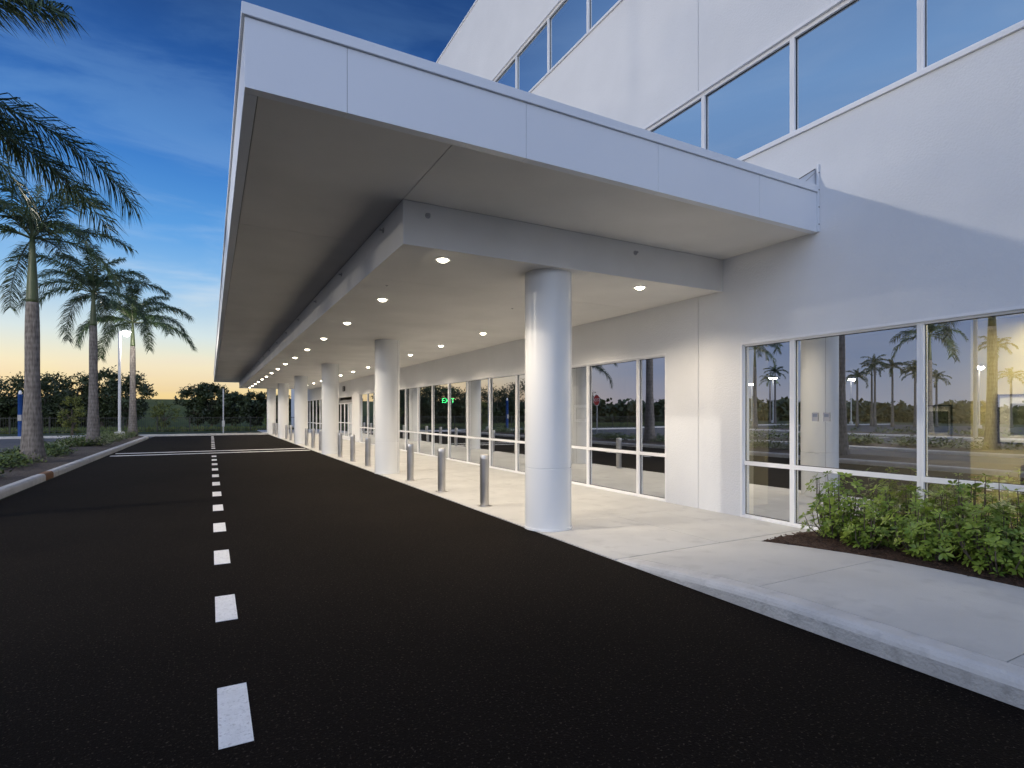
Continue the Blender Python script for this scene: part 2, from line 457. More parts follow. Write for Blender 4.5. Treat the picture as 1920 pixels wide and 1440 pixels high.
e.box(xa-.02, xb, DA+.14, DB-.14, 2.25, 2.40, M['greymetal']); e.box(xa-.02, xb, DA+.14, DB-.14, 2.58, 2.65, M['frame'])
door = keep(e.obj("sliding_door"), BL)
n = 4; wd = (DB-DA-.28)/n
for i in range(n):
    a = DA+.14+i*wd; b = a+wd
    f = MB()
    f.box(xa+.03, xa+.07, a+.003, a+.06, .02, 2.25, M['frame']); f.box(xa+.03, xa+.07, b-.06, b-.003, .02, 2.25, M['frame'])
    f.box(xa+.03, xa+.07, a+.06, b-.06, .02, .22, M['frame']); f.box(xa+.03, xa+.07, a+.06, b-.06, 2.17, 2.25, M['frame'])
    f.box(xa+.03, xa+.07, a+.06, b-.06, 1.0, 1.05, M['frame'])
    fo = f.obj("door_leaf"); fo.parent = door
    p = MB()
    p.face([(xa+.05,b-.06,.22),(xa+.05,a+.06,.22),(xa+.05,a+.06,1.0),(xa+.05,b-.06,1.0)], M['glass'])
    p.face([(xa+.05,b-.06,1.05),(xa+.05,a+.06,1.05),(xa+.05,a+.06,2.17),(xa+.05,b-.06,2.17)], M['glass'])
    po = p.obj("glass"); po.parent = door

def text_mesh(body, size, mat, name, extrude=.01):
    cu = bpy.data.curves.new(name, 'FONT'); cu.body = body; cu.size = size; cu.extrude = extrude
    cu.align_x = 'CENTER'; cu.align_y = 'CENTER'
    to = bpy.data.objects.new(name, cu); col.objects.link(to)
    bpy.context.view_layer.update()
    dg = bpy.context.evaluated_depsgraph_get()
    me = bpy.data.meshes.new_from_object(to.evaluated_get(dg))
    me.materials.clear(); me.materials.append(mat)
    bpy.data.objects.remove(to)
    o = bpy.data.objects.new(name, me); col.objects.link(o); return o
t = text_mesh("E10", .46, M['darkmetal'], "door_number", .015)
t.rotation_euler = (R(90), 0, R(-90)); t.location = (WX-.02, 34.6, 3.08); 
t.parent = BL; t.matrix_parent_inverse = Matrix.Translation(-Vector(BL.location))
w = MB()
a, b, c = (WX-.42,4.60,4.655), (WX-.004,4.60,4.655), (WX-.004,4.60,4.90)
a2, b2, c2 = (WX-.42,4.612,4.655), (WX-.004,4.612,4.655), (WX-.004,4.612,4.90)
w.face([a,b,c], M['panel']); w.face([a2,c2,b2], M['panel']); w.face([a,c,c2,a2], M['panel']); w.face([b,b2,c2,c], M['panel']); w.face([a,a2,b2,b], M['panel'])
w.tube([(WX-.40,4.595,4.66),(WX-.03,4.595,4.88)],[.006,.006],M['darkmetal'],6)
w.tube([(WX-.25,4.595,4.66),(WX-.03,4.595,4.83)],[.004,.004],M['greymetal'],6)
w.box(WX-.035, WX-.003, 4.545, 4.569, 4.03, 4.93, M['panel'])
for i in range(4): w.box(WX-.026, WX-.012, 4.541, 4.545, 4.12+.23*i, 4.134+.23*i, M['darkmetal'])
keep(w.obj("flashing"), BL)

# ------------------------------------------------------------------ canopy
CX0, CX1 = .223, WX-.003
CY0, CY1 = 4.57, 48.8
ZS, ZT, ZL = 4.04, 4.65, 3.53
DX, DY0, DY1 = 1.926, 6.135, 47.25
CN = empty("entrance_canopy", (4.15, 26.7, 0), "long white flat-roofed entrance canopy on round columns", "canopy")
s = MB(); gp = .004
jy = [CY0+.10] + [7.94+4.02*i for i in range(10)] + [CY1-.1]
for a, b in zip(jy[:-1], jy[1:]):
    s.box(CX0+.10, DX-gp, a+gp, b-gp, ZS, ZS+.03, M['soffit'])
s.box(DX+gp, CX1, CY0+.10, DY0-.002, ZS, ZS+.03, M['soffit'])
s.box(DX+gp, CX1, DY1+.002, CY1-.1, ZS, ZS+.03, M['soffit'])
jy = [DY0+.035] + [7.95+4.02*i for i in range(10)] + [DY1-.035]
for a, b in zip(jy[:-1], jy[1:]):
    s.box(DX+.035, 4.62-gp*.5, a+gp, b-gp, ZL+.012, ZL+.04, M['soffit'])
    s.box(4.62+gp*.5, CX1, a+gp, b-gp, ZL+.012, ZL+.04, M['soffit'])
s.box(CX0+.05, CX1, CY0+.1, CY1-.1, ZS+.04, ZS+.06, M['seam'])
s.box(DX+.04, CX1, DY0+.04, DY1-.04, ZL+.045, ZL+.06, M['seam'])
keep(s.obj("soffit"), CN)
s = MB()
s.box(DX, CX1, DY0, DY0+.034, ZL, ZS-.001, M['soffit'])
s.box(DX, CX1, DY1-.034, DY1, ZL, ZS-.001, M['soffit'])
yb = [DY0+.036]+[7.95+4.02*i for i in range(10)]+[DY1-.036]
for a, b in zip(yb[:-1], yb[1:]): s.box(DX, DX+.034, a+.002, b-.002, ZL, ZS-.001, M['soffit'])
keep(s.obj("dropped_beam", bevel=.003), CN)
s = MB(); zc = 4.555; g2 = .0018
xs = [CX0, .97, 2.64, 4.31, 5.98, CX1]
for a, b in zip(xs[:-1], xs[1:]):
    a2 = a if a == CX0 else a+g2; b2 = b if b == CX1 else b-g2
    s.box(a2, b2, CY0, CY0+.09, ZS-.012, zc, M['panel'])
    s.box(a2, b2, CY1-.09, CY1, ZS-.012, zc, M['panel'])
yb = [CY0+.092]+[6.3+1.67*i for i in range(25)]+[CY1-.092]
for a, b in zip(yb[:-1], yb[1:]): s.box(CX0, CX0+.09, a+g2, b-g2, ZS-.012, zc, M['panel'])
s.box(CX0+.01, CX1, CY0+.006, CY0+.08, ZS, zc-.01, M['seam'])
s.box(CX0+.006, CX0+.08, CY0+.1, CY1-.1, ZS, zc-.01, M['seam'])
keep(s.obj("fascia", bevel=.002), CN)
s = MB()
s.box(CX0-.022, CX1, CY0-.022, CY0+.13, zc+.003, ZT, M['panel'])
s.box(CX0-.022, CX0+.13, CY0+.132, CY1-.13, zc+.003, ZT, M['panel'])
s.box(CX0-.022, CX1, CY1-.128, CY1+.022, zc+.003, ZT, M['panel'])
keep(s.obj("coping", bevel=.004), CN)
s = MB(); s.box(CX0+.14, CX1, CY0+.14, CY1-.14, ZS+.1, ZT-.12, M['greymetal'])
keep(s.obj("roof_deck"), CN)
cr = .326
prof = [(cr+.012,.008),(cr+.012,.035),(cr,.037),(cr,.848),(cr-.006,.851),(cr-.006,.857),(cr,.860),(cr,ZL-.5),(cr,ZL+.02)]
mbx = MB(); mbx.lathe(0,0,prof,M['colpaint'],64)
mbx.box(-cr-.0015, -cr+.01, -.0025, .0025, .04, ZL, M['seam'])
for k in range(6):
    if k == 0:
        c0 = mbx.obj("column", smooth=True, smooth_angle=R(35)); c = c0
    else:
        c = c0.copy(); col.objects.link(c)
    c.location = (4.15, 6.57+8.04*k, 0); c.rotation_euler = (0,0,R(130))
    keep(c, CN)
def disc(mb, r0, r1, z, mat, n=28, zc=None):
    for k in range(n):
        a, b = 2*math.pi*k/n, 2*math.pi*(k+1)/n
        if r0 == 0: mb.face([(0,0,z),(r1*math.cos(b),r1*math.sin(b),z),(r1*math.cos(a),r1*math.sin(a),z)], mat)
        else:
            z2 = z if zc is None else zc
            mb.face([(r0*math.cos(a),r0*math.sin(a),z2),(r0*math.cos(b),r0*math.sin(b),z2),(r1*math.cos(b),r1*math.sin(b),z),(r1*math.cos(a),r1*math.sin(a),z)], mat)
dl = MB()
# slightly domed lens that drops below its trim ring
dl.lathe(0,0,[(.066,-.008),(.060,-.022),(.042,-.034),(.015,-.040)],M['lens'],24)
disc(dl, .066, .098, -.012, M['white'], zc=-.008); dl.lathe(0,0,[(.098,-.012),(.098,0)],M['white'],28,cap=False)
first = None
ld = bpy.data.lights.new("downlight_lamp", 'SPOT'); ld.energy = 195; ld.color = (1,.83,.61); ld.spot_size = R(145); ld.spot_blend = .9; ld.shadow_soft_size = .05
for row in (2.57, 5.80):
    for k in range(15):
        y = 6.55+2.79*k
        if first is None: first = dl.obj("downlight"); d = first
        else: d = first.copy(); col.objects.link(d)
        d.location = (row, y, ZL+.012); keep(d, CN)
        lo = bpy.data.objects.new("downlight_lamp", ld); col.objects.link(lo)
        lo.location = (row, y, ZL-.10); keep(lo, CN)
sp = MB(); sp.lathe(0,0,[(.034,0),(.030,.010),(.012,.013),(.010,.04),(.017,.042),(.017,.047)],M['greymetal'],16)
sp0 = None
for (x,y,z,rot) in [(2.22,DY0-.001,3.90,(R(90),0,0)),(5.35,DY0-.001,3.90,(R(90),0,0))]+[(DX-.001,6.95+2.55*i,3.92,(0,R(-90),0)) for i in range(12)]:
    if sp0 is None: sp0 = sp.obj("sprinkler_head", smooth=True, smooth_angle=R(40)); o = sp0
    else: o = sp0.copy(); col.objects.link(o)
    o.location = (x,y,z); o.rotation_euler = rot; keep(o, CN)
for (x,y) in [(2.35,8.3),(4.9,9.0)]:
    o = sp0.copy(); col.objects.link(o); o.location=(x,y,ZL+.012); o.rotation_euler=(R(180),0,0); o.scale=(.7,.7,.3); keep(o,CN)

# ------------------------------------------------------------------ bollards
bb = MB(); r = .078
bb.lathe(0,0,[(r,.0),(r,.79),(r-.004,.793),(r-.004,.799),(r,.802),(r,.868),(r-.006,.878),(r-.02,.884)],M['steel'],32)
bc = MB(); bc.lathe(0,0,[(.125,0),(.125,.008),(.10,.014),(r+.002,.016)],M['steel'],32,cap=False)
b0 = None
for bay in range(5):
    for j in range(3):
        y = 6.57+8.04*bay+2.01*(j+1)
        root = empty("bollard", (4.13,y,.012), "brushed stainless steel bollard between the canopy columns", "bollard", "steel bollards along the walkway edge")
        if b0 is None:
            b0 = bb.obj("post", smooth=True, smooth_angle=R(35)); c0b = bc.obj("base_collar", smooth=True, smooth_angle=R(35)); p, q = b0, c0b
        else:
            p = b0.copy(); q = c0b.copy(); col.objects.link(p); col.objects.link(q)
        p.parent = root; q.parent = root

# ------------------------------------------------------------------ interior things
def picture(x, y, z, wid, hei, label):
    root = empty("framed_picture", (x,y,z), label, "picture")
    f = MB(); a, b = wid/2, hei/2; t = .022
    f.box(-.03,-.002,-a,-a+t,-b,b,M['blackframe']); f.box(-.03,-.002,a-t,a,-b,b,M['blackframe'])
    f.box(-.03,-.002,-a+t,a-t,-b,-b+t,M['blackframe']); f.box(-.03,-.002,-a+t,a-t,b-t,b,M['blackframe'])
    f.obj("frame", parent=root)
    f = MB(); f.box(-.015,-.004,-a+t,a-t,-b+t,b-t,M['white']); f.obj("mat", parent=root)
    f = MB(); f.box(-.018,-.0155,-a*.74,a*.74,-b*.62,b*.62,M['black']); f.obj("print", parent=root)
picture(9.9, 3.10, 1.52, 1.08, .70, "black framed landscape print on the yellow wall")
picture(9.9, 1.6, 1.52, 1.08, .70, "black framed landscape print on the yellow wall")
picture(9.9, 4.40, 1.47, .42, .52, "small framed print where the wall is coloured dimmer")
picture(15.8, 22, 1.6, 1.2, .9, "black framed print on the lobby wall")
root = empty("exit_sign", (12.5, 31, 2.35), "green illuminated exit sign hanging from the lobby ceiling", "sign")
f = MB(); f.box(-.46,.46,-.02,.02,-.19,.19,M['darkmetal']); f.box(-.02,.02,-.01,.01,.19,.6,M['darkmetal']); f.obj("sign_board", parent=root)
t = text_mesh("EXIT", .40, M['exit'], "lettering", .004); t.rotation_euler = (R(90),0,0); t.location = (0,-.026,0); t.parent = root
for (y, z, wd, hh) in [(4.66,1.55,.09,.12),(4.50,1.55,.09,.12)]:
    f = MB(); f.box(-.001,.0,-wd/2,wd/2,-hh/2,hh/2,M['notice'])
    f.box(-.0018,-.0012,-wd/3,wd/3,0,hh/3,M['noticeink'])
    o = f.obj("window_notice", loc=(WX+.074,y,z)); tag(o,"small pale paper notice stuck on the window glass","notice",group="paper notices on the glass")
def chair(x,y,rot):
    root = empty("waiting_chair",(x,y,.01),"brown upholstered waiting room chair behind the glass","chair",group="waiting room chairs"); root.rotation_euler=(0,0,rot)
    f=MB(); f.box(-.28,.28,-.28,.28,.36,.48,M['brown']); f.obj("seat",parent=root,bevel=.03)
    f=MB(); f.box(-.28,.28,.24,.34,.48,.90,M['brown']); f.obj("backrest",parent=root,bevel=.03)
    for sx in (-1,1):
        for sy in (-1,1):
            f=MB(); f.lathe(sx*.24,sy*.24,[(.018,0),(.022,.36)],M['darkmetal'],10); f.obj("leg",parent=root)
for y in (2.2,3.0): chair(9.3,y,R(-90))

# ------------------------------------------------------------------ vegetation
def palm(x, y, z0, hc, seed, L=2.9, nf=16, fronds=None, label="tall royal palm with grey ringed trunk in the island", rb=.27, density=44, cs=1.7, lw=1.0):
    rnd = random.Random(seed)
    root = empty("palm_tree", (x,y,z0), label, "palm tree", "royal palms in the planted islands")
    ht = hc-cs
    tm = MB()
    prof = []
    for i in range(26):
        t = i/25; zz = -.1+ (ht+.1)*t
        rr = rb*(1-.42*t) + rb*.40*math.exp(-(t/.10)**2) + .05*rb*math.sin(t*9)
        rr *= 1+.005*(-1)**i
        prof.append((rr*.82, zz))
    tm.lathe(0,0,prof,M['trunk'],24); tm.obj("trunk", parent=root, smooth=True)
    tm = MB(); rt = prof[-1][0]
    tm.lathe(0,0,[(rt*1.0,ht),(rt*1.0,ht+.1),(rt*.80,ht+cs*.4),(rt*.55,ht+cs*.75),(rt*.4,hc+.05)],M['crownshaft'],20)
    tm.obj("crownshaft", parent=root, smooth=True)
    cm = MB()
    specs = []
    for i in range(nf):
        az = i*2.39996+rnd.uniform(-.2,.2)
        q = i/(nf-1)
        el = R(82-84*q)+rnd.uniform(-.12,.12)
        specs.append((az, el, L*rnd.uniform(.85,1.12)*(.8+.2*min(1,q*3)), R(82+rnd.uniform(-12,30))))
    specs.append((rnd.uniform(0,6), R(86), L*.6, R(10)))
    if fronds: specs += fronds
    for az, el, LL, dr in specs:
        n = 40; ds = LL/n
        bend = rnd.uniform(-.25,.25)
        p = Vector((0.0,0.0,hc-.05)); pts=[p.copy()]; dirs=[]
        for i in range(n):
            s_ = i/n; e_ = el-dr*(s_**1.25); a_ = az+bend*s_
            h = Vector((math.cos(a_),math.sin(a_),0)); d = h*math.cos(e_)+Vector((0,0,1))*math.sin(e_)
            dirs.append(d); p = p+d*ds; pts.append(p.copy())
        cm.tube([pts[i] for i in range(0,n+1,4)], [max(.026*(1-i/n),.005) for i in range(0,n+1,4)], M['crownshaft'], 5)
        side = Vector((-math.sin(az),math.cos(az),0))
        nl = int(density*LL)
        for i in range(nl):
            s_ = .12+.88*i/nl
            f_ = s_*n; i0 = min(int(f_), n-1); c = pts[i0].lerp(pts[i0+1], f_-i0); d = dirs[i0]
            up = side.cross(d).normalized()
            if up.z < 0: up = -up
            ll = LL*.215*(math.sin(math.pi*min(1,(.14+.74*s_)))**.6)*rnd.uniform(.7,1.15)
            wv = rnd.uniform(.010,.016)*lw
            for sg in (-1,1):
                v = (side*sg*rnd.uniform(.55,.95)+d*rnd.uniform(.6,1.0)+up*rnd.uniform(-.35,.6)).normalized()
                m1 = c+v*ll*.5+Vector((0,0,-.03*ll)); 
                v2 = (v+Vector((0,0,-rnd.uniform(.5,1.5)))).normalized()
                e1 = m1+v2*ll*.58
                wd = (d*.8+up*rnd.uniform(-.6,.6)).normalized()*wv
                cm.face([c-wd*.6,c+wd*.6,m1+wd,m1-wd], M['palmleaf'])
                cm.face([m1-wd,m1+wd,e1], M['palmleaf'])
    cm.obj("crown", parent=root)
    return root
palm(-4.55,20.8,.17,6.55,1,L=2.75,nf=15,rb=.30,lw=1.1,cs=1.9)
palm(-4.50,30.0,.17,6.75,2,L=3.1,nf=15,lw=1.2,cs=1.5)
palm(-4.25,41.5,.17,7.1,3,L=3.7,nf=15,lw=1.5,cs=1.5)
def ang(dx,dy): return math.atan2(dy,dx)
palm(-4.6,11.4,.17,6.2,4,L=2.8,nf=9,fronds=[(ang(2.6,1.5),R(26),4.1,R(82)),(ang(2.4,2.0),R(14),3.9,R(70)),(ang(1.6,2.5),R(30),3.7,R(80)),(ang(2.4,-.7),R(62),3.3,R(75)),(ang(2.4,-1.5),R(50),3.4,R(75))])
palm(-12.4,37.5,.0,5.6,6,L=3.0,nf=15,label="royal palm beside the grey car park")
palm(-12.6,10.2,.17,6.6,7,L=3.0,nf=15,label="royal palm in the car park island near a lamp post")
palm(-12.9,22.0,.17,6.8,8,L=3.0,nf=14,density=30,lw=1.3,label="royal palm at the end of the car park island")
for i,(x,y) in enumerate([(-29.3,6),(-29.3,20),(-29.4,34)]):
    palm(x,y,.17,6.5+.4*i,20+i,L=2.8,nf=13,density=20,lw=2,label="royal palm in a distant car park island")
for i,(x,y) in enumerate([(-56,40),(-58,46),(-57,52),(-60,62),(-55,66),(-50,24),(-62,36),(-64,58),(-52,58),(-58,39),(-60,38),(-64,37),(-66,36),(-55,43),(-61,41),(-59,35),(-70,30),(-63,49)]):
    palm(x,y,0,6.2+1.0*((i*7)%4)*.6,40+i,L=1.9,nf=14,density=14,rb=.20,lw=3.2,cs=.8,label="distant palm beyond the car park")

def tree(x,y,h,r,seed,leafsz=.2,mat='leaf',dens=1.0,label="dark leafy tree behind the drive",z0=0,group="trees along the boundary",trunk_h=.3):
    rnd = random.Random(seed)
    root = empty("tree",(x,y,z0),label,"tree",group)
    t = MB(); th = h*trunk_h
    t.tube([(0,0,-.1),(.05,0,th*.5),(0,.05,th),(0,0,h*.65)],[.035*h,.027*h,.022*h,.008*h],M['bark'],10)
    cl = []
    for i in range(7):
        a = rnd.uniform(0,6.28); e = rnd.uniform(.4,.9)*r; zz = h*rnd.uniform(.42,.8)
        t.tube([(0,0,th*rnd.uniform(.7,1.2)),(e*.5*math.cos(a),e*.5*math.sin(a),zz*.8),(e*math.cos(a),e*math.sin(a),zz)],[.014*h,.009*h,.003*h],M['bark'],6)
    t.obj("trunk",parent=root,smooth=True)
    c = MB()
    for i in range(42):
        a = rnd.uniform(0,6.28); ph = rnd.uniform(-1.2,1); rr = r*rnd.uniform(.35,1)*math.sqrt(max(0.12,1-ph*ph*.8))
        cl.append((Vector((rr*math.cos(a),rr*math.sin(a),h*.58+ph*h*.37)), r*rnd.uniform(.16,.34)))
    nn = int(90*dens)
    for cc, cr_ in cl:
        for k in range(nn):
            u = Vector((rnd.gauss(0,1),rnd.gauss(0,1),rnd.gauss(0,.8))); u.normalize()
            p = cc+u*cr_*rnd.uniform(.4,1.25)
            a = Vector((rnd.uniform(-1,1),rnd.uniform(-1,1),rnd.uniform(-1,1))).normalized(); b = a.cross(u+Vector((.01,.02,.3))).normalized()
            s1 = leafsz*rnd.uniform(.5,1.2)
            c.face([p-a*s1,p+b*s1*.45,p+a*s1,p-b*s1*.45], M[mat])
    c.obj("crown",parent=root)
specs = [(-46,88,7.0,4.4),(-40,86,6.2,4.2),(-34,87,7.0,4.4),(-29,85,5.9,4.0),(-24.5,86,5.6,3.8),(-20.5,84,5.8,3.4),(-17,83,6.2,3.2),(-13.9,81,5.9,3.1),(-11.3,80.5,6.7,2.8),(-8.6,79,6.2,2.5),(-1.4,76,4.8,2.0),(.1,74.5,5.1,2.1),(2.2,74,4.0,1.9),(4.7,72.5,4.0,2.0),(7.2,72,3.7,2.1)]
for i,(x,y,h,r_) in enumerate(specs): tree(x,y,h,r_,100+i,leafsz=.21,trunk_h=.2)
tree(-8.5,48.6,2.9,.85,301,leafsz=.09,mat='leaf_y',dens=.35,label="small young yellow-green tree by the kerb",group="young trees",trunk_h=.45)
tree(-3.9,62,2.6,1.2,302,leafsz=.12,mat='leaf_y',dens=.3,label="small yellow-green tree in front of the berm",group="young trees",trunk_h=.3)
tree(4.9,55.5,1.5,.7,303,leafsz=.10,mat='shrubdark',dens=.35,label="small green shrub past the canopy end",group="young trees",trunk_h=.2)

rnd = random.Random(77); g = MB()
def woodline(xa,ya,xb,yb,n,hmin,hmax):
    for i in range(n):
        t = rnd.random(); x = xa+(xb-xa)*t+rnd.uniform(-3,3); y = ya+(yb-ya)*t+rnd.uniform(-3,3)
        h = (hmin+(hmax-hmin)*(.5+.5*math.sin(t*37)*math.sin(t*91+1)))
        z = rnd.uniform(0,1)**.8*h
        a = Vector((rnd.uniform(-1,1),rnd.uniform(-1,1),rnd.uniform(-1,1))).normalized(); b = a.orthogonal().normalized()
        s1 = rnd.uniform(.35,.8); p = Vector((x,y,z))
        g.face([p-a*s1,p+b*s1*.6,p+a*s1,p-b*s1*.6], M['leaf'])
woodline(-100,-60,-104,60,9000,1.5,4.2)
woodline(-104,60,-46,92,5000,2.0,4.8)
woodline(-46,90,-12,84,2600,1.6,3.2)
tag(g.obj("distant_wood"), kind="stuff", label="dark mass of distant woodland trees")

g = MB()
for i in range(9000):
    x = rnd.uniform(-45,8); y = rnd.choice([rnd.uniform(57.5,59.5), rnd.uniform(60,70)]); s1 = rnd.uniform(.15,.4)
    a = rnd.uniform(0,6.28); dx,dy = math.cos(a)*.07, math.sin(a)*.07
    lx,ly = rnd.uniform(-.15,.15),rnd.uniform(-.15,.15)
    g.face([(x-dx,y-dy,-.03),(x+dx,y+dy,-.03),(x+lx,y+ly,s1)], M['shrubdark'] if rnd.random()<.6 else M['leaf_y'])
tag(g.obj("tall_grass"), kind="stuff", label="rough tall grass behind the fence")

g = MB(); 
for i in range(int(60/2.4)+1):
    x = -52+i*2.4; g.box(x-.03,x+.03,56-.03,56.03,-.05,1.35,M['darkmetal'])
g.box(-52,8,55.985,56.015,1.2,1.24,M['darkmetal']); g.box(-52,8,55.985,56.015,.15,.19,M['darkmetal'])
for i in range(400):
    x = -52+i*.15+.07; g.box(x-.009,x+.009,55.99,56.01,.1,1.3,M['darkmetal'])
tag(g.obj("metal_fence"), label="low black metal picket fence in front of the trees", category="fence")

def leafclump(mb, c, r_, h, n, sz_, mat, rnd):
    for k in range(n):
        a = rnd.uniform(0,6.28); q = math.sqrt(rnd.random()); z = h*rnd.uniform(.15,1)*(1-q*q*.6)
        p = Vector((c[0]+r_*q*math.cos(a), c[1]+r_*q*math.sin(a), c[2]+z))
        a1 = rnd.uniform(0,6.28); u = Vector((math.cos(a1),math.sin(a1),rnd.uniform(-.2,.9))).normalized(); v = u.cross(Vector((rnd.uniform(-.4,.4),rnd.uniform(-.4,.4),1))).normalized()
        s1 = sz_*rnd.uniform(.6,1.3)
        mb.face([p,p+u*s1*.5+v*s1*.22,p+u*s1,p+u*s1*.5-v*s1*.22], mat)
g = MB(); rnd = random.Random(9)
for i in range(360):
    y = rnd.uniform(12,42); x = -5.55+rnd.uniform(-.2,1.25) if y < 24 else -5.0+rnd.uniform(-.6,.9)
    if 24.5<y<29 and x>-5.2: continue
    leafclump(g,(x,y,.16),rnd.uniform(.25,.45),rnd.uniform(.25,.55),75,.10,M['shrubdark'],rnd)
for i in range(200):
    y = rnd.uniform(-6,24); x = -12.9+rnd.uniform(-1.1,1.1)
    leafclump(g,(x,y,.14),rnd.uniform(.3,.5),rnd.uniform(.35,.6),40,.18,M['shrubdark'],rnd)
for i in range(140):
    y = rnd.uniform(-15,40); x = -29.3+rnd.uniform(-.7,.7)
    leafclump(g,(x,y,.14),rnd.uniform(.3,.5),rnd.uniform(.35,.7),30,.22,M['shrubdark'],rnd)
tag(g.obj("ground_cover"), kind="stuff", label="low green ground cover plants in the islands")

def shrub(x,y,h,r_,seed,nw):
    rnd = random.Random(seed)
    z0 = sz(y)
    root = empty("leafy_shrub",(x,y,z0),"bushy green shrub with glossy whorled leaves in the mulch bed","shrub","green shrubs below the window")
    st = MB(); lf = MB()
    ns = max(6, nw//5)
    for j in range(ns):
        a = rnd.uniform(0,6.28); q = rnd.random()**.55
        hh = h*(.36+.70*rnd.random())*(1-.22*q)
        rad = r_*q
        base = Vector((rad*.45*math.cos(a),rad*.45*math.sin(a),0)); top = Vector((rad*math.cos(a),rad*math.sin(a),hh))
        mid = base.lerp(top,.5)+Vector((math.cos(a),math.sin(a),0))*.05
        st.tube([base,mid,top],[.008,.006,.003],M['bark'],5)
        nwl = rnd.randint(5,8)
        for w_ in range(nwl):
            t = .15+.85*w_/(nwl-1)
            tip = (base.lerp(mid,t*2) if t<.5 else mid.lerp(top,t*2-1))
            off = Vector((rnd.uniform(-1,1),rnd.uniform(-1,1),rnd.uniform(-.2,.5)))*(.08 if w_ < nwl-1 else 0)
            tip = tip+off
            nrm = (Vector((math.cos(a)*q*.7,math.sin(a)*q*.7,0))+off*6+Vector((rnd.uniform(-.25,.25),rnd.uniform(-.25,.25),.8))).normalized()
            u = nrm.orthogonal().normalized(); v = nrm.cross(u)
            nl = rnd.randint(6,9); ll = rnd.uniform(.042,.078); rot = rnd.uniform(0,6.28)
            for k in range(nl):
                t_ = rot+6.283*k/nl+rnd.uniform(-.2,.2)
                d = (u*math.cos(t_)+v*math.sin(t_)+nrm*rnd.uniform(.05,.6)).normalized()
                sd = d.cross(nrm).normalized(); L_ = ll*rnd.uniform(.8,1.2); W = L_*.19
                s0 = tip+d*.010; dn = nrm*-.3
                p1 = s0+d*L_*.35; p2 = s0+d*L_*.72+dn*L_*.15; p3 = s0+d*L_*1.0+dn*L_*.45
                up = nrm*W*.35
                lf.face([s0,p1+sd*W+up*.3,p1,],M['shrubleaf']); lf.face([s0,p1,p1-sd*W+up*.3],M['shrubleaf'])
                lf.face([p1,p1+sd*W+up*.3,p2+sd*W*.95+up*.3,p2],M['shrubleaf']); lf.face([p1,p2,p2-sd*W*.95+up*.3,p1-sd*W+up*.3],M['shrubleaf'])
                lf.face([p2,p2+sd*W*.95+up*.3,p3],M['shrubleaf']); lf.face([p2,p3,p2-sd*W*.95+up*.3],M['shrubleaf'])
    st.obj("stem",parent=root); lf.obj("foliage",parent=root)
for i,(x,y,h,r_,n) in enumerate([(6.62,3.98,.88,.38,190),(6.30,3.45,.56,.30,130),(6.75,3.25,.76,.36,180),(6.28,2.85,.58,.32,150),(6.70,2.62,.86,.38,190),(6.28,2.30,.60,.34,160),(6.78,2.05,.82,.38,190),(6.32,1.78,.66,.34,160),(6.75,1.45,.84,.38,180),(6.40,1.15,.66,.36,150),(6.6,.3,.75,.40,80),(6.6,-.6,.7,.42,50)]):
    shrub(x,y,h,r_,50+i,n)

# ------------------------------------------------------------------ street lamps
def street_lamp(x,y,h,z0,label,power,heads=1,color=(1,.9,.75),hs=.45,soft=.12,lz=.2,lh=.035):
    root = empty("street_lamp",(x,y,z0),label,"street lamp","car park lamp posts")
    p = MB(); p.lathe(0,0,[(.26,-.1),(.26,.35),(.22,.38)],M['kerb'],20); p.obj("concrete_base",parent=root)
    p = MB(); p.lathe(0,0,[(.13,.38),(.13,.41),(.075,.42),(.07,h-.1),(.06,h)],M['palepole'],16); p.obj("pole",parent=root,smooth=True,smooth_angle=R(35))
    for k in range(heads):
        sg = 1 if k == 0 else -1
        p = MB(); p.box(min(0,sg*.3),max(0,sg*.3),-.03,.03,h-.06,h-.01,M['palepole']); p.obj("arm",parent=root)
        p = MB(); a,b = sorted((sg*.10,sg*(.10+hs))); p.box(a,b,-.13,.13,h-.005,h+.05,M['palepole'])
        hd = p.obj("lamp_head",parent=root,bevel=.015)
        cx_ = (a+b)/2; lr = min(hs*.42,.22)
        p = MB(); p.lathe(cx_,0,[(lr,h-.007),(lr*.95,h-lh*.5),(lr*.6,h-lh),(lr*.2,h-lh*1.15)],M['lampwhite'],16); le = p.obj("lens"); le.parent = hd
    if power:
        l = bpy.data.lights.new("street_light",'POINT'); l.energy = power; l.color = color; l.shadow_soft_size = soft
        lo = bpy.data.objects.new("street_light",l); col.objects.link(lo); lo.parent = root; lo.location = (.35,0,h-lz)
street_lamp(-4.65,39.2,6.2,.15,"lit lamp post standing between two palms",420,hs=.46,soft=.10,lz=.42,lh=.22)
street_lamp(-13.0,10.9,8.9,.17,"tall lit lamp post in the car park island",4600,soft=.16,lz=.4)
street_lamp(-29.0,37,8.5,.17,"tall lit twin lamp post in the car park",2600,heads=2,hs=.7,lz=.5,lh=.15)
street_lamp(-29.3,13,8.5,.17,"tall lit twin lamp post in the car park",2600,heads=2,hs=.7,lz=.5,lh=.15)
for (x,y) in [(-62,56),(-62,30),(-48,40),(-75,70),(-80,44),(-70,20),(-85,60),(-72,50),(-90,30)]:
    street_lamp(x,y,7.0,0,"distant lit twin lamp post",0,heads=2,hs=.9,lh=.26)

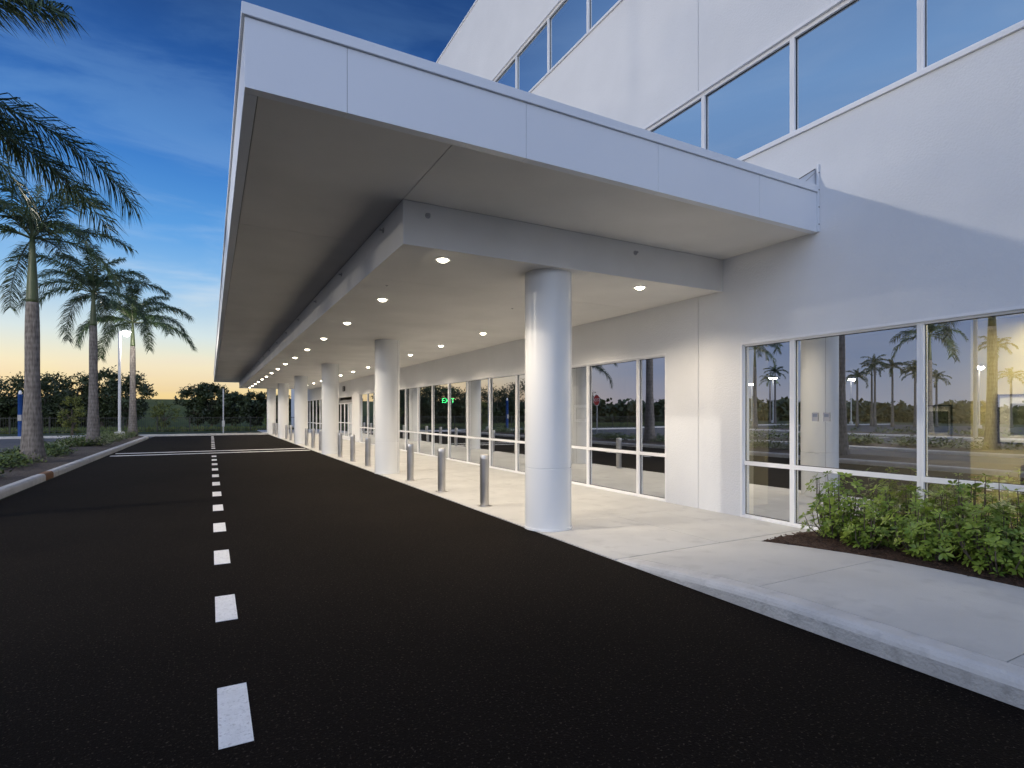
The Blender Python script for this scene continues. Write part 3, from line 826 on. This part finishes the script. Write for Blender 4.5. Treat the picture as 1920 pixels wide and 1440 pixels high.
root = empty("stop_sign",(-13.0,36.3,0),"red octagonal stop sign on a metal post","sign")
p = MB(); p.box(-.03,.03,-.03,.03,-.1,3.05,M['greymetal']); p.obj("post",parent=root)
def octo(r_,x0,x1,mat):
    m_ = MB(); pts=[(r_*math.cos(R(22.5+45*k)),r_*math.sin(R(22.5+45*k))) for k in range(8)]
    m_.face([(x1,a,2.7+b) for a,b in pts],mat); m_.face([(x0,a,2.7+b) for a,b in pts[::-1]],M['greymetal'])
    for k in range(8):
        a,b=pts[k],pts[(k+1)%8]; m_.face([(x0,a[0],2.7+a[1]),(x0,b[0],2.7+b[1]),(x1,b[0],2.7+b[1]),(x1,a[0],2.7+a[1])],mat)
    return m_
octo(.46,.032,.036,M['white']).obj("sign_border",parent=root)
octo(.435,.0365,.039,M['red']).obj("sign_face",parent=root)
t = text_mesh("STOP",.36,M['white'],"lettering",.002); t.rotation_euler=(R(90),0,R(90)); t.location=(.043,0,2.7); t.parent=root

root = empty("emergency_call_post",(-11.1,47.9,0),"tall blue emergency call post with lamp on top","call post")
p = MB(); p.lathe(0,0,[(.20,0),(.20,.05),(.13,.06),(.13,2.75),(.15,2.78),(.15,2.85)],M['blue'],20); p.obj("post",parent=root,smooth=True,smooth_angle=R(35))
p = MB(); p.lathe(0,0,[(.09,2.851),(.10,2.95),(.07,3.08),(.02,3.12)],M['white'],16); p.obj("beacon",parent=root,smooth=True)
p = MB(); p.box(-.1,.1,-.18,-.14,1.1,1.5,M['greymetal']); p.obj("call_panel",parent=root)
root = empty("marker_post",(.93,52,0),"slender pale marker post near the far kerb","post")
p = MB(); p.lathe(0,0,[(.05,-.05),(.05,3.6),(.04,3.65)],M['palepole'],12); p.obj("pole",parent=root)
p = MB(); p.box(-.10,.10,-.06,-.051,.5,1.0,M['palepole']); p.obj("sign_plate",parent=root)

# ------------------------------------------------------------------ interior lights
def area(x,y,z,sx,sy,e,c):
    l = bpy.data.lights.new("ceiling_light",'AREA'); l.shape='RECTANGLE'; l.size=sx; l.size_y=sy; l.energy=e; l.color=c
    o = bpy.data.objects.new("ceiling_light",l); o.location=(x,y,z); col.objects.link(o); keep(o,BL)
area(9.3,2.2,2.9,.4,1.8,240,(1,.88,.60))
for y in (11,22,35,44): area(12.5,y,2.9,.8,4,24,(1,.85,.6))

# ------------------------------------------------------------------ world
wd = bpy.data.worlds.new("World"); scene.world = wd; wd.use_nodes = True
nt = wd.node_tree; N, L = nt.nodes, nt.links
bg = N["Background"]
tc = N.new("ShaderNodeTexCoord"); sx = N.new("ShaderNodeSeparateXYZ"); L.new(tc.outputs["Generated"], sx.inputs[0])
def math_(op,a=None,b=None,clamp=False):
    n = N.new("ShaderNodeMath"); n.operation=op; n.use_clamp=clamp
    for i,v in enumerate((a,b)):
        if v is None: continue
        if isinstance(v,(int,float)): n.inputs[i].default_value=v
        else: L.new(v,n.inputs[i])
    return n.outputs[0]
def ramp(fac, stops, k=1.0):
    r_ = N.new("ShaderNodeValToRGB"); cr_ = r_.color_ramp
    sc_ = lambda c: (c[0]*k,c[1]*k,c[2]*k,1)
    cr_.elements[0].position=stops[0][0]; cr_.elements[0].color=sc_(stops[0][1])
    cr_.elements[1].position=stops[-1][0]; cr_.elements[1].color=sc_(stops[-1][1])
    for p_,c_ in stops[1:-1]:
        e_ = cr_.elements.new(p_); e_.color=sc_(c_)
    L.new(fac,r_.inputs[0]); return r_.outputs[0]
def smooth(v,a,b):
    m_ = N.new("ShaderNodeMapRange"); m_.interpolation_type='SMOOTHSTEP'; L.new(v,m_.inputs[0])
    m_.inputs[1].default_value=a; m_.inputs[2].default_value=b; m_.inputs[3].default_value=0; m_.inputs[4].default_value=1
    return m_.outputs[0]
def mix(f,a,b):
    m_ = N.new("ShaderNodeMix"); m_.data_type='RGBA'; L.new(f,m_.inputs[0]); L.new(a,m_.inputs[6]); L.new(b,m_.inputs[7]); return m_.outputs[2]
mp = N.new("ShaderNodeMapping"); mp.inputs["Scale"].default_value=(1.6,1.6,8); mp.inputs["Rotation"].default_value=(.15,.25,0); L.new(tc.outputs["Generated"],mp.inputs[0])
cn = N.new("ShaderNodeTexNoise"); cn.inputs["Scale"].default_value=1.9; cn.inputs["Detail"].default_value=8; cn.inputs["Roughness"].default_value=.58; cn.inputs["Distortion"].default_value=.4; L.new(mp.outputs[0],cn.inputs["Vector"])
z = sx.outputs["Z"]
front = ramp(z, [(0,(.84,.58,.25)),(.03,(.88,.68,.33)),(.07,(.90,.82,.54)),(.12,(.66,.78,.80)),(.19,(.28,.54,.84)),(.27,(.105,.35,.76)),(.37,(.042,.20,.58)),(.46,(.020,.11,.39)),(.56,(.013,.06,.22)),(1,(.006,.03,.12))])
side = ramp(z, [(0,(.42,.43,.50)),(.07,(.28,.34,.48)),(.15,(.17,.25,.45)),(.25,(.16,.28,.52)),(.47,(.21,.37,.66)),(.65,(.08,.18,.42)),(1,(.01,.04,.15))])
back = ramp(z, [(0,(.44,.46,.54)),(.12,(.60,.67,.83)),(.35,(.73,.83,1.06)),(.6,(.38,.49,.76)),(1,(.03,.06,.18))], 1.76)  # sky out of view, brightened to add light on wall and fascia
len_ = math_('SQRT', math_('ADD', math_('MULTIPLY',sx.outputs["X"],sx.outputs["X"]), math_('MULTIPLY',sx.outputs["Y"],sx.outputs["Y"])))
len_ = math_('MAXIMUM',len_,.001)
yn = math_('DIVIDE', sx.outputs["Y"], len_); xn = math_('DIVIDE', sx.outputs["X"], len_)
c1 = mix(smooth(xn,-.30,-.70), front, side)
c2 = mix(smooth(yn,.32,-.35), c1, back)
cf = math_('MULTIPLY', smooth(cn.outputs["Fac"],.43,.70), .62)
lowmask = N.new("ShaderNodeMapRange"); L.new(z,lowmask.inputs[0]); lowmask.inputs[1].default_value=.68; lowmask.inputs[2].default_value=.2
cfac = math_('MULTIPLY', cf, lowmask.outputs[0], True)
ccol_f = ramp(z, [(0,(.60,.42,.30)),(.05,(.84,.68,.48)),(.12,(.88,.87,.78)),(.22,(.50,.66,.85)),(.40,(.18,.38,.70)),(1,(.08,.18,.42))])
ccol_s = ramp(z, [(0,(.40,.38,.42)),(.10,(.34,.38,.50)),(.30,(.36,.46,.66)),(.55,(.36,.48,.70)),(1,(.08,.18,.42))])
ccol = mix(smooth(xn,-.30,-.70), ccol_f, ccol_s)
c3 = mix(cfac, c2, ccol)
st = N.new("ShaderNodeTexSky"); st.sky_type='NISHITA'; st.sun_disc=False; st.sun_elevation=R(1.0); st.sun_rotation=R(-25)
sk = N.new("ShaderNodeVectorMath"); sk.operation='SCALE'; sk.inputs["Scale"].default_value=.006; L.new(st.outputs[0],sk.inputs[0])
ad = N.new("ShaderNodeVectorMath"); ad.operation='ADD'; L.new(c3,ad.inputs[0]); L.new(sk.outputs[0],ad.inputs[1])
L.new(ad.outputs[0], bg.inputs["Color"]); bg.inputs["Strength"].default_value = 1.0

# ------------------------------------------------------------------ camera
cam = bpy.data.cameras.new("camera"); co = bpy.data.objects.new("camera",cam); col.objects.link(co)
co.location=(0,0,1.6); co.rotation_euler=(R(90),0,R(-28.54))
cam.sensor_width=36; cam.lens=36*1039/1920; cam.shift_y=55/1920; cam.clip_end=2000; cam.clip_start=.05
scene.camera = co
